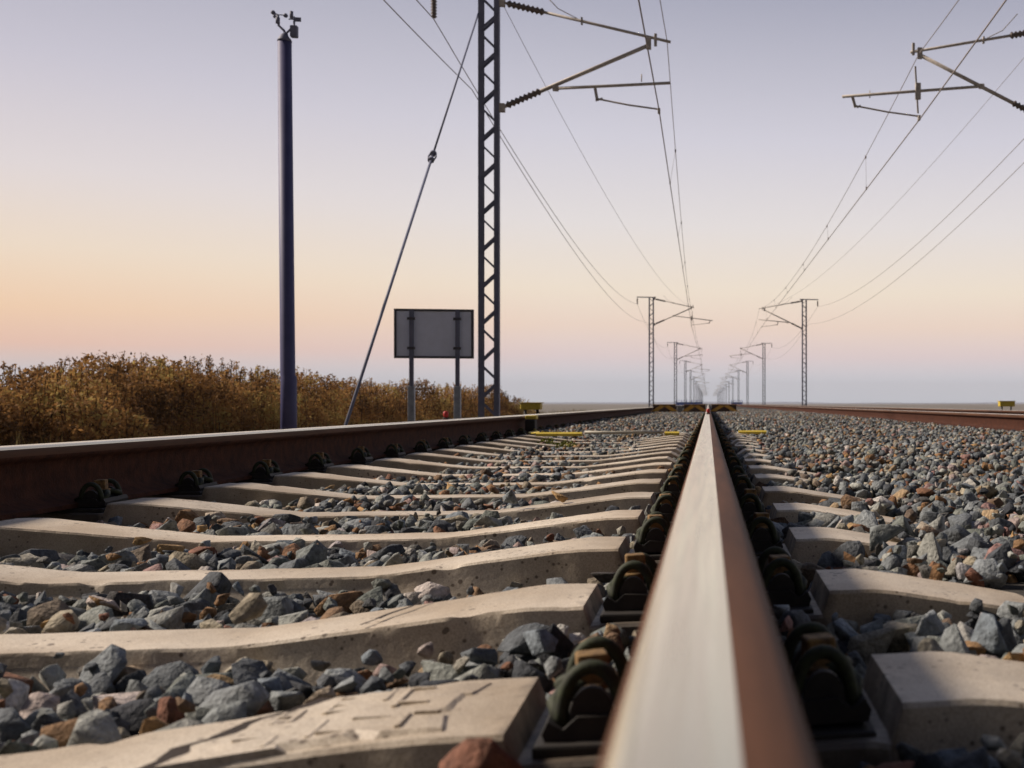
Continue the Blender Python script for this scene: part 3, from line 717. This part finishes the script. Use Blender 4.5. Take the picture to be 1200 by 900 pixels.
# turnbuckle sits where the photograph shows the joint, a little above half way
mid = bot.lerp(top, .57)
MB().tube([loc(bot), loc(mid)], .018, 8).build('lower_rod', M['mast'], t)
MB().tube([loc(mid), loc(top)], .015, 8).build('upper_cable', M['mast'], t)
dd = (top-bot).normalized(); tb = MB()
for s_ in (-1,1): tb.tube([loc(mid)+Vector((s_*.035,0,0))-dd*.10, loc(mid)+Vector((s_*.05,0,0)), loc(mid)+Vector((s_*.035,0,0))+dd*.10], .012, 6)
tb.tube([loc(mid)-dd*.11, loc(mid)-dd*.07], .045, 8).tube([loc(mid)+dd*.07, loc(mid)+dd*.11], .045, 8); tb.build('turnbuckle', M['mast'], t)
MB().box((0,0,.0), (.4,.4,.2), b=.02).build('anchor_block', M['grey'], t)

# ------------------------------------------------------------ blank signboard seen from behind
t = empty('signboard', (-3.68, 16.5, -.62), 'blank grey rectangular signboard on two posts left of the tall lattice mast', 'signboard')
z0, z1 = .895+.62, 1.535+.62; hwid = .50
MB().box((0,0,(z0+z1)/2), (2*hwid-.03,.012,z1-z0-.03)).build('panel', M['panel'], t)
fr = MB()
for z in (z0,z1): fr.box((0,0,z), (2*hwid+.03,.04,.03))
for sx in (-1,1): fr.box((sx*hwid,0,(z0+z1)/2), (.03,.04,z1-z0-.032))
fr.build('frame', M['frame'], t)
for x in (-.285, .31):
    p = MB(); p.box((x,-.035,(1.5+z1)/2-.25), (.05,.05,z1-1.0)); pp = p.build('post', M['mast'], t)
    sl = MB(); sl.box((x,-.035,.56), (.085,.07,1.12), b=.006); sl.build('post_sleeve', M['galv'], pp)
    fb = MB(); [fb.box((x,-.062,z), (.10,.012,.035)) for z in (z0+.12, z1-.12)]; fb.build('bracket', M['frame'], pp)

# ------------------------------------------------------------ instrument pole
t = empty('instrument_pole', (-4.86, 14.5, -.62), 'tall plain dark blue pole with small weather instruments on its tip, left side', 'pole')
H = 4.52+.62
MB().tube([(0,0,0),(0,0,1.2),(-.01,0,1.22),(-.045,0,H)], [.088,.086,.080,.074], 20).build('shaft', M['pole'], t)
MB().box((0,0,.03), (.36,.36,.04), b=.005).build('base_plate', M['grey'], t)
MB().tube([(-.045,0,H-.01),(-.045,0,H+0.012),(-.045,0,H+0.058),(-.03,0,H+0.093)], [.080,.074,.045,.02], 16).build('cap', M['mast'], t)
a = MB(); a.tube([(-.03,0,H+0.058),(-.05,0,H+0.116),(-.11,0,H+0.174),(-.12,0,H+0.302)], .014, 8)
a.tube([(-.03,0,H+0.081),(.02,0,H+0.139),(.06,0,H+0.174),(.06,0,H+0.232)], .012, 8); a.build('bracket', M['mast'], t)
MB().box((.06,0,H+0.110), (.08,.07,.14), b=.012).build('sensor_box', M['mast'], t)
an = MB().tube([(-.12,0,H+0.197),(-.12,0,H+0.267)], .024, 10); hub = Vector((-.12,0,H+0.302)); an = an.build('anemometer', M['mast'], t)
cu = MB()
for q in (10,130,250):
    e = hub+Vector((math.cos(R(q)),math.sin(R(q)),.0))*.08; cu.tube([hub, e], .006, 6)
    cu.tube([e-Vector((0,.02,0)), e, e+Vector((0,.02,0))], [.008,.026,.024], 10)
cu.build('cup_rotor', M['mast'], an)
va = MB().tube([(.06,0,H+0.220),(.06,0,H+0.290)], .009, 8).box((.10,0,H+0.255), (.07,.008,.05)).tube([(.0,0,H+0.255),(.09,0,H+0.255)], .007, 6); va.build('wind_vane', M['mast'], t)
MB().tube([(.03,0,H+0.267),(.03,0,H+0.348)], .02, 8).build('rain_sensor', M['mast'], t)

# ------------------------------------------------------------ shrubs on the bank
def leaf_cloud(n, cx, cy, cz, ax, ay, h, size, seed, tufts):
    r = np.random.default_rng(seed); V=[]; A=[]
    P=[]
    while len(P) < n:
        u = r.normal(size=3); u /= np.linalg.norm(u); u[2] = abs(u[2])
        lump = 1+.30*noise.noise(Vector((u[0]*2.2+seed, u[1]*2.2, u[2]*2.2)))+.14*noise.noise(Vector((u[0]*6, u[1]*6+seed, u[2]*6)))
        rad = lump*(1-.45*r.random()**2.0)
        p = np.array([u[0]*ax*rad, u[1]*ay*rad, u[2]*h*rad])
        P.append(p)
    stems = []
    for k in range(tufts):                # thin shoots with seed heads above the outline
        an = r.uniform(0, 2*math.pi); q = math.sqrt(r.random())*.92
        x, y = q*ax*math.cos(an), q*ay*math.sin(an); zb = h*math.sqrt(max(0,1-q*q))*(.95+.1*r.random())
        L_ = r.uniform(.05,.24); tip = np.array([x+r.normal()*.05, y+r.normal()*.05, zb+L_])
        stems.append(((x, y, zb-.35), tuple(tip)))
        for j in range(r.integers(6, 14)):
            f = r.random()**.6; P.append(np.array([x,y,zb])*(1-f)+tip*f+r.normal(size=3)*.018)
    P = np.array(P); n = len(P)
    s_ = size*(.5+r.random(n)); Rm = rot_mats(n)
    q = np.array([[-.5,-.22,0],[.1,-.35,.05],[.6,0,0],[.05,.33,.05],[-.5,.15,0]])[:, :]
    q4 = np.array([[-.6,0,0],[0,-.32,.06],[.7,0,0],[0,.32,.06]])
    W = np.einsum('nij,vj->nvi', Rm, q4)*s_[:,None,None]+P[:,None,:]
    patch = np.array([noise.noise(Vector((p[0]*1.3+cx, p[1]*1.3+cy, p[2]*2))) for p in P])
    A = np.clip(.42+patch*.9+r.normal(size=n)*.15, 0, 1)
    F = np.arange(n*4).reshape(-1,4)
    return W.reshape(-1,3).astype(np.float32), F.astype(np.int32), np.repeat(A,4).astype(np.float32), stems
def shrub(x, y, ax, ay, h, seed, label, n=9000):
    t = empty('shrub', (x, y, -.62), label, 'shrub', 'shrubs on the bank behind the left rail')
    V, F, A, stems = leaf_cloud(n, x, y, 0, ax, ay, h, .038, seed, int(60*ax*ay))
    link('foliage', raw_mesh('foliage', V, F, A, 4), M['leaf'], t)
    s_ = MB(); rr = random.Random(seed)
    for k in range(9):
        an = rr.uniform(0, 6.28); s_.tube([(0.05*math.cos(an),.05*math.sin(an),0),(ax*.3*math.cos(an),ay*.3*math.sin(an),h*.45),(ax*.55*math.cos(an),ay*.55*math.sin(an),h*.8)], [.03,.018,.006], 6, cap=False)
    for a_, b_ in stems: s_.tube([a_, b_], .004, 3, cap=False)
    s_.build('stems', M['bark'], t)
def at_px(px, xw):                       # track distance at which world x = xw is seen at pixel column px
    k = (px-1044.6)/1355; ratio = (k*ct+st)/(ct-k*st); return xw/ratio
row = [(-20,443,-7.2,'leftmost brown shrub cut by the left frame edge'), (50,437,-7.0,'low brown shrub near the left edge, before the tall hump'), (110,427,-7.3,'brown shrub on the left slope of the tallest hump'),
       (165,419,-7.4,'tallest dark brown shrub forming the hump of the bank'), (215,419,-7.2,'tall brown shrub on the right crest of the hump'), (262,429,-7.2,'rusty brown shrub just right of the hump'),
       (308,434,-7.2,'lower brown shrub just left of the blue pole'), (355,437,-7.3,'golden brown shrub right behind the blue pole'), (402,446,-7.4,'golden shrub behind the foot of the slanting stay'),
       (445,449,-7.2,'light golden shrub between the stay and the signboard'), (488,444,-7.2,'dark brown shrub behind the left signboard post'), (530,450,-7.2,'dark shrub behind the right signboard post'),
       (565,452,-7.0,'olive shrub seen through the lattice of the tall mast'), (588,464,-6.6,'last small rounded shrub at the right end of the bank')]
for i, (px, py, xw, lb) in enumerate(row):
    y = at_px(px, xw); D = y*ct+xw*st
    h = (473-py)*D/1355 + CAMZ + .62
    a_ = max(.9, 36*D/1355*1.35)
    shrub(xw, y, a_*.95, 1.3+.03*y, h*(.88), 31+i, lb, n=int(16000+4000*a_))
# shrubs of a second row, seen only as the far side of the same bank
for i, px in enumerate((20, 140, 240, 330, 425)):
    xw = -10.2; y = at_px(px, xw); D = y*ct+xw*st
    py = np.interp(px, [r_[0] for r_ in row], [r_[1] for r_ in row])+5
    shrub(xw, y, 2.2, 2.0, (473-py)*D/1355+CAMZ+.62, 80+i, 'brown shrub of the rear row, only its top showing above the front shrubs', n=9000)
# dry grass along the foot of the bank
n = 18000; gx = rng.uniform(-6.4,-3.2,n); gy = rng.uniform(8,60,n)
hh = rng.uniform(.15,.62,n)*np.interp(gx,[-6.4,-5.2,-4.4,-3.2],[1.15,1,.7,.4]); an = rng.uniform(0,6.28,n); wd_ = .012+gy*.0004
V = np.zeros((n,3,3)); lean = rng.normal(size=(n,2))*.12
V[:,0] = np.stack([gx-wd_*np.cos(an), gy-wd_*np.sin(an), np.full(n,-.63)],1); V[:,1] = np.stack([gx+wd_*np.cos(an), gy+wd_*np.sin(an), np.full(n,-.63)],1)
V[:,2] = np.stack([gx+lean[:,0], gy+lean[:,1], -.63+hh],1)
tag(link('dry_grass', raw_mesh('dry_grass', V.reshape(-1,3).astype(np.float32), np.arange(n*3).reshape(-1,3).astype(np.int32), np.repeat(np.clip(rng.normal(.5,.25,n),0,1),3).astype(np.float32), 3), M['grass']),
    'yellow green dry grass along the foot of the shrub bank', 'grass', kind='stuff')

# two small weeds among the sleepers
for x, y, lb in ((-1.22, 9.2, 'small yellow green weed growing beside the left yellow cable cover'), (-1.02, 8.7, 'smaller weed growing between pale sleepers in front of the cable covers')):
    t = empty('weed', (x, y, -.07), lb, 'weed')
    V, F, A, stems = leaf_cloud(150, x, y, 0, .09, .07, .065, .020, int(y*10), 0)
    link('leaves', raw_mesh('leaves', V, F, A, 4), M['weed'], t)
    MB().tube([(0,0,-.02),(.01,0,.04),(0,.01,.09)], [.006,.004,.002], 6).build('stem', M['bark'], t)

# ------------------------------------------------------------ haze
hz = MB().box((0, 3200, 60), (16000, 7600, 124)).build('haze', None)
hz.location = (0,0,0)
hm_ = bpy.data.materials.new('haze_air'); hm_.use_nodes = True; tn = hm_.node_tree; tn.nodes.clear()
ho = tn.nodes.new('ShaderNodeOutputMaterial'); pv = tn.nodes.new('ShaderNodeVolumePrincipled')
pv.inputs['Color'].default_value = (.86,.90,1,1); pv.inputs['Density'].default_value = .00016
tn.links.new(pv.outputs[0], ho.inputs['Volume']); hz.data.materials.append(hm_); tag(hz, kind='stuff')
